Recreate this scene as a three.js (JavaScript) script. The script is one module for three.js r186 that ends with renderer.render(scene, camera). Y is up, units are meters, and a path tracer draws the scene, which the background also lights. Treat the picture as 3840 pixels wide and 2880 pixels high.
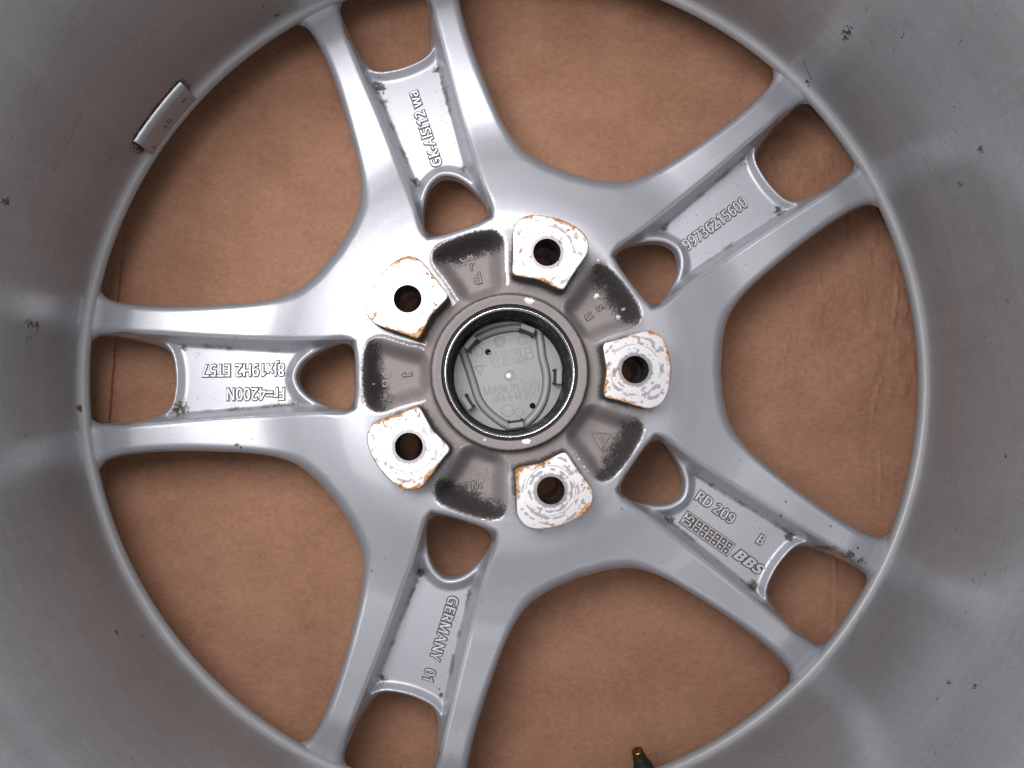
import * as THREE from 'three';
import { TextGeometry } from 'three/addons/geometries/TextGeometry.js';
import { FontLoader } from 'three/addons/loaders/FontLoader.js';
import { RoundedBoxGeometry } from 'three/addons/geometries/RoundedBoxGeometry.js';
import { mergeGeometries, mergeVertices, toCreasedNormals } from 'three/addons/utils/BufferGeometryUtils.js';
import { RectAreaLightUniformsLib } from 'three/addons/lights/RectAreaLightUniformsLib.js';

// ------------------------------------------------------------------ camera, lamps, exposure
// Wheel space: millimetres, x right, y up in the picture, z along the axle towards the camera, z = 0 on the bolt pads.
// World: metres, y up; the cardboard lies at y = 0 and the bolt pads 74 mm above it.
const PAD = 74;
const W = (x, y, z) => new THREE.Vector3(x / 1000, (z + PAD) / 1000, -y / 1000);
const scene = new THREE.Scene();
const renderer = new THREE.WebGLRenderer({ antialias: true });
renderer.setSize(1024, 768);
renderer.toneMapping = THREE.LinearToneMapping;
renderer.toneMappingExposure = 1;
renderer.shadowMap.enabled = true;

const CAM = { x: -9.06, y: -23.84, z: 415.93, rx: -0.04128, ry: 0.02412, f: 3019 };
const camera = new THREE.PerspectiveCamera(2 * Math.atan(1440 / CAM.f) * 180 / Math.PI, 4 / 3, 0.01, 20);
{
  const cx = Math.cos(CAM.rx), sx = Math.sin(CAM.rx), cy = Math.cos(CAM.ry), sy = Math.sin(CAM.ry);
  camera.position.copy(W(CAM.x, CAM.y, CAM.z));
  const dir = [sy * cx, -sx, -cy * cx], up = [sy * sx, cx, -cy * sx];
  camera.up.set(up[0], up[2], -up[1]);
  camera.lookAt(camera.position.clone().add(new THREE.Vector3(dir[0], dir[2], -dir[1])));
}
scene.add(camera);

const numbers = {};
function numbered(n) { const k = (numbers[n] = (numbers[n] ?? -1) + 1); return k ? `${n}_${String(k).padStart(3, '0')}` : n; }
RectAreaLightUniformsLib.init();
scene.background = new THREE.Color(0.045, 0.045, 0.048);   // the dim room around the lamp
const LAMPS = [
  // name, label, centre, width, depth, radiance, colour
  ['ceiling_lamp', 'long white ceiling lamp to the left of the wheel, outside the picture', [-0.68, 1.55, 0], 0.36, 0.95, 2.5, [1.0, 0.965, 0.985]],
  ['ceiling_lamp', 'long white ceiling lamp beyond the top of the wheel, outside the picture', [0, 1.55, -0.68], 0.85, 0.36, 3.1, [1.0, 0.965, 0.985]],
  ['ceiling_lamp', 'long dimmer ceiling lamp to the right of the wheel, outside the picture', [0.68, 1.55, 0], 0.36, 1.3, 0.75, [0.985, 0.97, 1.0]],
  ['ceiling_lamp', 'long dimmer ceiling lamp beyond the bottom of the wheel, outside the picture', [0, 1.55, 0.68], 0.8, 0.36, 0.5, [0.985, 0.97, 1.0]],
  ['work_lamp', 'small bright hand lamp held low to the upper left of the lens, outside the picture', [-0.17, 0.555, -0.15], 0.3, 0.24, 16.5, [1.0, 0.975, 0.985]],
];
for (const [name, label, c, w, d, power, col] of LAMPS) {
  const g = new THREE.Group(); g.name = numbered(name); g.position.set(...c); g.userData = { label, category: 'lamp' };
  const rgb = new THREE.Color().setRGB(...col);
  const panel = new THREE.Mesh(new THREE.PlaneGeometry(w, d).rotateX(Math.PI / 2), new THREE.MeshStandardMaterial({ color: 0xffffff, emissive: rgb, emissiveIntensity: 0.6 }));
  panel.name = 'diffuser'; panel.position.y = 0.004; g.add(panel);
  const tray = new THREE.Mesh(new RoundedBoxGeometry(w + 0.04, 0.05, d + 0.04, 2, 0.01), new THREE.MeshStandardMaterial({ color: 0xdddddd, roughness: 0.6 }));
  tray.name = 'lamp_housing'; tray.position.y = 0.034; g.add(tray);
  const light = new THREE.RectAreaLight(rgb, power, w, d);
  light.rotation.x = -Math.PI / 2; g.add(light);
  scene.add(g);
}

{ // the small flash beside the lens
  const g = new THREE.Group(); g.name = 'flash_lamp'; g.position.copy(camera.position).add(new THREE.Vector3(0.016, 0.006, 0.004)); g.userData = { label: 'tiny round flash lamp beside the lens, outside the picture', category: 'flash' };
  const b = new THREE.Mesh(new THREE.SphereGeometry(0.004, 16, 12), new THREE.MeshStandardMaterial({ color: 0xffffff, emissive: 0xffffff, emissiveIntensity: 2 })); b.name = 'bulb'; g.add(b);
  const l = new THREE.PointLight(new THREE.Color().setRGB(1, 0.98, 0.97), 0.06); l.shadow.radius = 0.3; l.castShadow = true; g.add(l); scene.add(g);
}
// ------------------------------------------------------------------ helpers
const A0 = 0.01391;                                   // turn of the bolt circle
const sst = (a, b, x) => { const t = Math.min(1, Math.max(0, (x - a) / (b - a))); return t * t * (3 - 2 * t); };
const mix = (a, b, t) => a + (b - a) * t;
function rng(seed) { let s = seed >>> 0; return () => { s = (s + 0x6D2B79F5) | 0; let t = Math.imul(s ^ (s >>> 15), 1 | s); t = (t + Math.imul(t ^ (t >>> 7), 61 | t)) ^ t; return ((t ^ (t >>> 14)) >>> 0) / 4294967296; }; }
function hash(x, y, s) { let h = Math.imul(x, 374761393) + Math.imul(y, 668265263) + Math.imul(s, 974634541); h = Math.imul(h ^ (h >>> 13), 1274126177); return ((h ^ (h >>> 16)) >>> 0) / 4294967296; }
function vn(x, y, s = 0) { const xi = Math.floor(x), yi = Math.floor(y), fx = x - xi, fy = y - yi, u = fx * fx * (3 - 2 * fx), v = fy * fy * (3 - 2 * fy);
  return mix(mix(hash(xi, yi, s), hash(xi + 1, yi, s), u), mix(hash(xi, yi + 1, s), hash(xi + 1, yi + 1, s), u), v); }
const fbm = (x, y, s = 0, o = 4) => { let a = 0.5, r = 0, n = 0; for (let i = 0; i < o; i++) { r += a * vn(x, y, s + i); n += a; a *= 0.5; x = x * 2.03 + 11.3; y = y * 2.03 + 7.7; } return r / n; };
const toS = (v) => 255 * (v <= 0.0031308 ? 12.92 * v : 1.055 * Math.pow(Math.max(v, 0), 1 / 2.4) - 0.055);
function tex(w, h, fn, srgb = true) {                  // fn(x, y) -> [r, g, b] linear 0..1
  const data = new Uint8Array(w * h * 4);
  for (let y = 0; y < h; y++) for (let x = 0; x < w; x++) { const c = fn(x, y), i = (y * w + x) * 4;
    for (let k = 0; k < 3; k++) data[i + k] = Math.max(0, Math.min(255, srgb ? toS(c[k]) : 255 * c[k])); data[i + 3] = 255; }
  const t = new THREE.DataTexture(data, w, h); t.magFilter = THREE.LinearFilter; t.minFilter = THREE.LinearMipmapLinearFilter; t.generateMipmaps = true;
  t.wrapS = t.wrapT = THREE.RepeatWrapping; if (srgb) t.colorSpace = THREE.SRGBColorSpace; t.needsUpdate = true; return t;
}
function add(name, geo, material, parent, label) {
  const m = new THREE.Mesh(geo, material); m.name = numbered(name); m.castShadow = m.receiveShadow = true;
  if (label) m.userData.label = label;
  parent.add(m); return m;
}
const BAKE = new THREE.Matrix4().makeTranslation(0, PAD / 1000, 0).multiply(new THREE.Matrix4().makeRotationX(-Math.PI / 2)).multiply(new THREE.Matrix4().makeScale(0.001, 0.001, 0.001));
const bake = (g) => g.applyMatrix4(BAKE);              // wheel millimetres -> world metres
// a pixel of the 3840 x 2880 view at a given wheel height, and on the barrel wall
function ray(px, py) {
  const cx = Math.cos(CAM.rx), sx = Math.sin(CAM.rx), cy = Math.cos(CAM.ry), sy = Math.sin(CAM.ry);
  const x = (px - 1920) / CAM.f, y2 = -(py - 1440) / CAM.f, z2 = -1, y = cx * y2 + sx * z2, zz = -sx * y2 + cx * z2;
  return [cy * x - sy * zz, y, sy * x + cy * zz];
}
function at(px, py, z) { const d = ray(px, py), k = (z - CAM.z) / d[2]; return [CAM.x + k * d[0], CAM.y + k * d[1]]; }

// closed smooth curve through points -> dense polygon with signed distance (positive outside)
function smooth(pts, n = 5) {
  const out = [], N = pts.length;
  for (let i = 0; i < N; i++) { const [a, b, c, d] = [pts[(i + N - 1) % N], pts[i], pts[(i + 1) % N], pts[(i + 2) % N]];
    for (let k = 0; k < n; k++) { const t = k / n, t2 = t * t, t3 = t2 * t;
      out.push([0, 1].map((j) => 0.5 * (2 * b[j] + (c[j] - a[j]) * t + (2 * a[j] - 5 * b[j] + 4 * c[j] - d[j]) * t2 + (3 * b[j] - a[j] - 3 * c[j] + d[j]) * t3))); } }
  return out;
}
const mirror = (half) => [...half, ...half.slice().reverse().filter(([, t]) => Math.abs(t) > 1e-6).map(([d, t]) => [d, -t])];
function contour(poly) {
  let x0 = 1e9, x1 = -1e9, y0 = 1e9, y1 = -1e9; for (const [x, y] of poly) { x0 = Math.min(x0, x); x1 = Math.max(x1, x); y0 = Math.min(y0, y); y1 = Math.max(y1, y); }
  const n = poly.length, P = new Float64Array(n * 2); poly.forEach(([x, y], i) => { P[2 * i] = x; P[2 * i + 1] = y; });
  return (x, y) => {
    const bx = Math.max(x0 - x, x - x1, 0), by = Math.max(y0 - y, y - y1, 0); if (bx * bx + by * by > 200) return 14;
    let best = 1e9, inside = false;
    for (let i = 0, j = n - 1; i < n; j = i++) {
      const ax = P[2 * j], ay = P[2 * j + 1], ex = P[2 * i] - ax, ey = P[2 * i + 1] - ay, wx = x - ax, wy = y - ay;
      let t = (wx * ex + wy * ey) / (ex * ex + ey * ey || 1); t = t < 0 ? 0 : t > 1 ? 1 : t;
      const dx = wx - t * ex, dy = wy - t * ey, q = dx * dx + dy * dy; if (q < best) best = q;
      if ((ay > y) !== (P[2 * i + 1] > y) && x < ax + ex * (y - ay) / ey) inside = !inside;
    }
    return (inside ? -1 : 1) * Math.sqrt(best);
  };
}

// ------------------------------------------------------------------ outlines of the wheel (mm, axis of the spoke pair: d outward, t sideways)
const toBolt = ([d, t], s = 1) => { const r = Math.hypot(d, t) * s, p = Math.PI / 5 - Math.atan2(t, d); return [r * Math.cos(p), r * Math.sin(p)]; };
const RIM = 229;
const bigHalf = [[95.2, 69.2], [98.6, 63.6], [103, 58.2], [108.5, 53], [115, 48], [122, 44.8], [131, 42.4], [142, 40.9], [156, 40], [171, 39.4], [186, 39.4], [200, 40.2], [211, 41.8], [218, 44.2], [221.8, 47.8], [223.4, 52], [223.6, 57], [222.4, 64]]
  .map((p) => toBolt(p, 1.011));
for (const deg of [16, 12, 8, 4, 0]) bigHalf.push([233.2 * Math.cos(deg * Math.PI / 180), 233.2 * Math.sin(deg * Math.PI / 180)]);
bigHalf[0] = [117.9, 0];
const bigPoly = smooth(mirror(bigHalf));
const sqPoly = smooth(mirror([[188, 0], [188.5, 7], [189.8, 13], [192.6, 17.2], [198, 20.2], [207, 22.5], [217, 24], [225, 23.8], [229.5, 21.2], [232, 16], [233, 8], [233.2, 0]]));
const dPoly = smooth(mirror([[83.6, 0], [83.8, 8], [84.7, 13], [86.8, 16.4], [90, 18.1], [93.8, 18.2], [98, 17.4], [104, 15.4], [110, 12.2], [114.8, 8], [117.4, 3.6], [118.2, 0]]));
const pocketPoly = smooth(mirror([[41.2, 0], [41.6, 7], [43.6, 11.2], [47, 13.6], [53, 14.9], [60, 17], [66.5, 19.2], [71, 19.4], [74.8, 17.3], [76.8, 13], [77.7, 7], [78, 0]].map(([d, t]) => [d * 1.008, t * 1.01])));
const padPoly = smooth(mirror([[50, 0], [49.4, 5], [48.6, 10.5], [48.7, 13], [50, 14.4], [55, 15.7], [61, 17.5], [66.5, 19.3], [71.3, 20.4], [75.4, 19.7], [78.8, 17.6], [81.3, 13.8], [83, 8.5], [83.7, 3], [83.9, 0]]));
const sdBig = contour(bigPoly), sdSq = contour(sqPoly), sdD = contour(dPoly), sdPocket = contour(pocketPoly), sdPad = contour(padPoly);

const PROFILE = [[36, -15], [48, -15.6], [62, -16], [76, -16.5], [86, -17.1], [96, -18.4], [106, -20.2], [116, -22.2], [126, -24.3], [134, -25.6], [142, -26.2], [152, -26], [168, -25.4], [188, -24.6], [203, -24], [209, -24], [216, -24.8], [222, -25.8], [228, -27.4], [234, -29]];
function base(r) {
  if (r <= 36) return -15; let i = 0; while (i < PROFILE.length - 2 && PROFILE[i + 1][0] < r) i++;
  const s = (k) => { const a = PROFILE[Math.max(0, k - 1)], b = PROFILE[Math.min(PROFILE.length - 1, k + 1)]; return (b[1] - a[1]) / (b[0] - a[0]); };
  const [x0, y0] = PROFILE[i], [x1, y1] = PROFILE[i + 1], h = x1 - x0, t = Math.min(1, (r - x0) / h), t2 = t * t, t3 = t2 * t;
  return y0 * (2 * t3 - 3 * t2 + 1) + s(i) * h * (t3 - 2 * t2 + t) + y1 * (3 * t2 - 2 * t3) + s(i + 1) * h * (t3 - t2);
}
const roll = (dist, R) => { const q = Math.max(0, Math.min(1, 1 - dist / R)); return R * (1 - Math.sqrt(1 - 0.965 * q * q)); };
const SEC = 2 * Math.PI / 5, FLOOR = -41.5;
const table = (T) => (x) => { if (x <= T[0][0]) return T[0][1]; for (let i = 1; i < T.length; i++) if (x <= T[i][0]) return mix(T[i - 1][1], T[i][1], (x - T[i - 1][0]) / (T[i][0] - T[i - 1][0])); return T[T.length - 1][1]; };
const tTop = table([[80, 18.9], [90, 19.3], [105, 19.7], [115, 20], [125, 20.5], [140, 21.2], [160, 22.2], [178, 23.3], [195, 24.4], [215, 25.2]]);
const tFloor = table([[80, 17.3], [90, 17.4], [97, 17.3], [102, 16.5], [107, 15.4], [112, 14.6], [118, 14.3], [126, 14.6], [183, 18.6], [190, 19.8], [200, 21.2], [215, 23.4]]);
const bridgeEnd = (d) => sst(82, 88, d) * (1 - sst(208, 218, d));
// every field of the wheel centre at one point
function fields(x, y) {
  const r = Math.hypot(x, y), a = Math.atan2(y, x) - A0, k = Math.round(a / SEC - 0.5), pa = a - (k + 0.5) * SEC;   // angle to the nearest spoke pair
  const d = r * Math.cos(pa), t = r * Math.sin(pa), ba = Math.PI / 5 - Math.abs(pa), u = r * Math.cos(ba), v = r * Math.sin(ba);
  const o = { r, d, t, k: ((k % 5) + 5) % 5, big: sdBig(u, v), sq: sdSq(d, Math.abs(t)), dh: sdD(d, Math.abs(t)), pocket: r < 100 ? sdPocket(d, Math.abs(t)) : 14, pad: r < 100 ? sdPad(u, v) : 14, bolt: Math.hypot(u - 65, v) - 7.6, bore: r - 36.3, rim: 234 - r };
  // heights
  let top = base(r);
  if (r < 100) {
    if (r < 47) top = mix(-8.2 - 0.9 * sst(39.8, 36.4, r), top, sst(40.9, 43.4, r));
        const q = Math.max(0, Math.min(1, -o.pocket / 10));
    if (o.pocket < 0) top = mix(top, -31.5, 1 - Math.pow(1 - sst(0, 1, q), 1.25)); else top -= 0.5 * sst(2.2, 0, o.pocket) ** 2;
  }
  const at = Math.abs(t), be = bridgeEnd(d);
  let zb = FLOOR;
  zb += 4.6 * Math.exp(-(((o.sq - 3) / 1.9) ** 2)) + 9.4 * sst(8.2, 1.2, o.dh) + 6.5 * sst(108, 88, d);
  if (o.sq < 3.0) zb = Math.min(zb, FLOOR + 4.6 - 0.5 * (3 - o.sq) ** 2 * 0.5);
  const w = sst(tFloor(d), tTop(d), at);
  const wall = 1 - (1 - w) * be;
  top -= 0.7 * sst(2.6, 0, at - tTop(d)) ** 2 * be;
  const topRolled = top - Math.max(roll(o.big, mix(7.4, 4.4, sst(112, 140, r))), roll(o.sq, 5.0), roll(o.dh, 4.4));
  const zbRolled = zb - Math.max(roll(o.sq, 2.6) * 0.8, roll(o.dh, 2.4) * 0.8);
  o.h = mix(Math.min(zbRolled, topRolled), topRolled, wall);
  o.rec = Math.max(at - (tTop(d) + 0.3), d - 205, 90 - d);
  return o;
}

// ------------------------------------------------------------------ textures and materials
// wheel centre seen along its axle: silver flake paint, brown brake dust round the hub, soot in the pockets, grime in the corners
const TS = 2048, TW = 480;
const GRIME = []; // [x, y, radius, strength]
for (const [k, list] of [[0, [[182.5, -17, 4.5, 1], [183, 16, 3, 0.5], [122, 13.5, 4, 0.7]]], [1, [[181, 17.5, 6, 1], [180, -17.5, 3.5, 0.8], [121, -14.5, 4, 0.7], [122, 14.5, 4.5, 0.9], [172, 18, 4, 0.6]]], [2, [[184, 17, 6, 0.9], [183, -18, 3, 0.8], [122, 13, 3, 0.4]]],
  [3, [[183, -17.5, 4, 1], [182, 17, 3, 0.8], [120, -13.5, 5, 0.8]]], [4, [[183, 17, 3.5, 1], [182, -17.5, 4.5, 1], [122, -14, 4, 0.8], [210, 27, 4, 0.9], [200, 23.5, 4, 0.7], [218, 28, 3.4, 0.8]]]]) {
  const a = (k + 0.5) * SEC + A0; for (const [d, t, r, s] of list) GRIME.push([d * Math.cos(a) - t * Math.sin(a), d * Math.sin(a) + t * Math.cos(a), r * 0.78, s * 0.85]);
}
for (const [px, py, rad, st] of [[892, 1669, 1.3, 1.2], [901, 1677, 0.8, 1.1], [884, 1671, 0.7, 1], [2944, 1880, 1.4, 0.75], [2928, 1935, 0.9, 1.1], [3110, 1972, 0.8, 0.8], [3212, 2054, 0.8, 1], [1372, 1044, 1.6, 0.3], [2585, 900, 0.7, 0.8], [2324, 1902, 0.6, 1.1], [1395, 2140, 0.6, 0.9], [1640, 2620, 0.7, 0.9], [1312, 650, 0.6, 0.8]]) GRIME.push([...at(px, py, -26), rad, st]);
// bright chips where the dust and paint are knocked off
const BARE = [[2236, 1108, 1.7, -31], [2318, 1191, 1.2, -31], [2331, 1163, 1, -31], [1988, 1128, 2.1, -9], [1976, 1125, 1.5, -9], [1968, 1656, 2, -9], [1980, 1655, 1.6, -9], [1818, 1648, 0.9, -9], [1406, 1441, 0.6, -28], [2242, 975, 0.9, -17]].map(([px, py, q, z]) => [...at(px, py, z), q]);
const FN = 480, FM = new Float32Array(FN * FN * 4); // coarse copy of the outlines for the texture: pocket, pad, floor edge, radius
for (let j = 0; j < FN; j++) for (let i = 0; i < FN; i++) { const x = i - 240, y = j - 240, o = Math.hypot(x, y) < 104 ? fields(x, y) : null, q = (j * FN + i) * 4;
  FM[q] = o ? o.pocket : 14; FM[q + 1] = o ? o.pad : 14; FM[q + 2] = fl0(x, y); FM[q + 3] = o ? o.bolt : 14; }
function fl0(x, y) { const r = Math.hypot(x, y), a = Math.atan2(y, x) - A0, pa = a - (Math.round(a / SEC - 0.5) + 0.5) * SEC, d = r * Math.cos(pa), t = r * Math.sin(pa); return d > 118 && d < 186 ? Math.abs(Math.abs(t) - tFloor(d) - 0.4) : 9; }
function fm(x, y, c) { const X = Math.max(0, Math.min(FN - 1.001, x + 240)), Y = Math.max(0, Math.min(FN - 1.001, y + 240)), i = Math.floor(X), j = Math.floor(Y), u = X - i, v = Y - j, g = (a, b) => FM[((j + b) * FN + i + a) * 4 + c];
  return mix(mix(g(0, 0), g(1, 0), u), mix(g(0, 1), g(1, 1), u), v); }
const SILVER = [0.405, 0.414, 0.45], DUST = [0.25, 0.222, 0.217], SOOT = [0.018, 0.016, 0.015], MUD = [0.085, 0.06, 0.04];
const rough = new Float32Array(TS * TS);
const wheelMap = tex(TS, TS, (px, py) => {
  const x = (px + 0.5) / TS * TW - TW / 2, y = (py + 0.5) / TS * TW - TW / 2, r = Math.hypot(x, y);
  const g = hash(px, py, 1), g2 = vn(px / 1.7, py / 1.7, 9);
  let c = SILVER.map((v) => v * (0.93 + 0.09 * g + 0.06 * g2));
  let ro = 0;
  if (r < 100) {
    const pk = fm(x, y, 0), pd = fm(x, y, 1), n = fbm(x / 7, y / 7, 21), nf = fbm(x / 1.4, y / 1.4, 31);
    let dust = sst(84, 73, r + (n - 0.5) * 14) * 0.45 + sst(3, -1, pk + (n - 0.5) * 3) * 0.55;
    dust = Math.max(dust, sst(56, 51, r + (n - 0.5) * 4));
    dust = Math.max(dust, 0.62 * sst(5.5, 0, pd + (nf - 0.5) * 5) * sst(0.3, 0.75, n + (r < 70 ? 0.3 : 0)));
    dust = Math.min(1, dust) * (0.86 + 0.28 * nf) * (0.9 + 0.2 * g);
    c = c.map((v, i) => mix(v, DUST[i] * (0.82 + 0.3 * nf + 0.16 * (g - 0.5)), Math.min(1, dust)));
    // black brake soot caked on the outer wall of each pocket
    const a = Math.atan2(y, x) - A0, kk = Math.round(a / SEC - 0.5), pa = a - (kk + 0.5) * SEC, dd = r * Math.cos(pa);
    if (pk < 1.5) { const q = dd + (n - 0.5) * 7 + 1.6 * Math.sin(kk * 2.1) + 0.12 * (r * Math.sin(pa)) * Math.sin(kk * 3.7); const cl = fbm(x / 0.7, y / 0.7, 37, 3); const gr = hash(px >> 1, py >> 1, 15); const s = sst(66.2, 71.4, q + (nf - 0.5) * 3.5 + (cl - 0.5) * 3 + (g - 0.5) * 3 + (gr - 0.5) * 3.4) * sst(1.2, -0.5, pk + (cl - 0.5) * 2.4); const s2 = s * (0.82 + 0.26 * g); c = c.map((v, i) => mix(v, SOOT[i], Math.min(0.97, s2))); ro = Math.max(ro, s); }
    // soot line under the pads
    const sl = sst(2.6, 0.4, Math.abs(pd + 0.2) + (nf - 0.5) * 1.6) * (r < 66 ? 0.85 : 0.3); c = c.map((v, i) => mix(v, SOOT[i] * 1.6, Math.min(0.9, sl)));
    const ringN = sst(1.1, 0.2, Math.abs(r - 41.6) + (nf - 0.5) * 0.8) * 0.75; c = c.map((v, i) => mix(v, SOOT[i] * 2, ringN));
    ro = Math.max(ro, dust);
  } else {
    const fl = fm(x, y, 2);
    if (fl < 2.2) { const n = fbm(x / 9, y / 9, 41), nf = fbm(x / 1.1, y / 1.1, 47); const s = sst(1.7, 0.1, fl + (nf - 0.5) * 2.2) * sst(0.42, 0.68, n) * 0.8; c = c.map((v, i) => mix(v, MUD[i], s)); ro = Math.max(ro, s); }
    // fine black specks of brake dust on the bridge panels
    if (fl < 8 && hash(px >> 1, py >> 1, 77) > 0.988 && fbm(x / 6, y / 6, 53) > 0.55) { c = c.map((v) => v * 0.35); ro = 0.6; }
  }
  for (const [gx, gy, gr, gs] of GRIME) { const q = Math.hypot(x - gx, y - gy); if (q < gr * 1.4) { const nf = fbm(x / 1.5, y / 1.5, 61), s = gs * sst(gr, gr * 0.2, q + (nf - 0.5) * gr * 1.7); c = c.map((v, i) => mix(v, MUD[i] * (0.35 + 0.7 * fbm(x / 0.9, y / 0.9, 71)), Math.min(0.96, s * 1.4))); ro = Math.max(ro, s); } }
  for (const [bx, by, br] of BARE) { const q = Math.hypot(x - bx, y - by); if (q < br * 1.3) { const nf = fbm(x / 0.9, y / 0.9, 81), k = sst(br, br * 0.6, q + (nf - 0.5) * br * 1.5); c = c.map((v, i) => mix(v, [0.62, 0.61, 0.6][i], k)); ro = mix(ro, 0.1, k); } }
  if (r > 120 && hash(px >> 1, py >> 1, 5) > 0.9996) { c = [0.02, 0.018, 0.016]; ro = 1; }
  rough[py * TS + px] = ro;
  return c;
});
const wheelRM = tex(1024, 1024, (px, py) => { const ro = rough[(py * 2) * TS + px * 2]; const g = hash(px, py, 3); return [0, Math.min(1, mix(0.35, 0.86, ro) + 0.08 * (g - 0.5)), mix(0.62, 0.1, ro)]; }, false);
const flake = tex(512, 512, (px, py) => { const v = 0.55 * hash(px, py, 2) + 0.45 * vn(px / 2.5, py / 2.5, 3); return [v, v, v]; }, false);
const peel = tex(512, 512, (px, py) => { const p = (x, y, s) => { const n = 512 / 9; const xi = Math.floor(px / 9), yi = Math.floor(py / 9); return 0; }; const v = 0.5 + 0.25 * (Math.sin(px * 2 * Math.PI / 512 * 21 + 2 * Math.sin(py * 2 * Math.PI / 512 * 9)) * Math.sin(py * 2 * Math.PI / 512 * 23 + 2 * Math.sin(px * 2 * Math.PI / 512 * 11))) + 0.25 * (hash(px >> 1, py >> 1, 4) - 0.5); return [v, v, v]; }, false);
peel.repeat.set(12, 12); flake.repeat.set(16, 16);
const paint = new THREE.MeshPhysicalMaterial({ map: wheelMap, roughnessMap: wheelRM, metalnessMap: wheelRM, roughness: 1, metalness: 1, clearcoat: 0.9, clearcoatRoughness: 0.09, bumpMap: peel, bumpScale: 0.00003 });
const satin = new THREE.MeshPhysicalMaterial({ map: wheelMap, roughnessMap: wheelRM, metalnessMap: wheelRM, roughness: 1.15, metalness: 0.65, clearcoat: 0.3, clearcoatRoughness: 0.3, bumpMap: flake, bumpScale: 0.00005 });
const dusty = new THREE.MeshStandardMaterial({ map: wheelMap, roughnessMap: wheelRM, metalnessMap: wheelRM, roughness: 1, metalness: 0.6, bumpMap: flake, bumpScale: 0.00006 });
const letterPaint = new THREE.MeshPhysicalMaterial({ color: new THREE.Color().setRGB(0.54, 0.54, 0.565), roughness: 0.42, metalness: 0.65, clearcoat: 0.4, clearcoatRoughness: 0.25 });
const letterDust = new THREE.MeshStandardMaterial({ color: new THREE.Color().setRGB(0.24, 0.215, 0.21), roughness: 0.7, metalness: 0.2 });
const grimeMat = new THREE.MeshStandardMaterial({ color: new THREE.Color().setRGB(0.085, 0.074, 0.07), roughness: 0.95 });
const sootMat = new THREE.MeshStandardMaterial({ color: new THREE.Color().setRGB(0.035, 0.03, 0.028), roughness: 0.95 });
const holeMetal = new THREE.MeshStandardMaterial({ color: new THREE.Color().setRGB(0.07, 0.065, 0.06), roughness: 0.5, metalness: 0.6 });

// ------------------------------------------------------------------ the wheel
const wheel = new THREE.Group(); wheel.name = 'alloy_wheel';
wheel.userData = { label: 'silver alloy wheel with five twin spokes lying face down on brown cardboard', category: 'wheel' };
scene.add(wheel);

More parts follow.
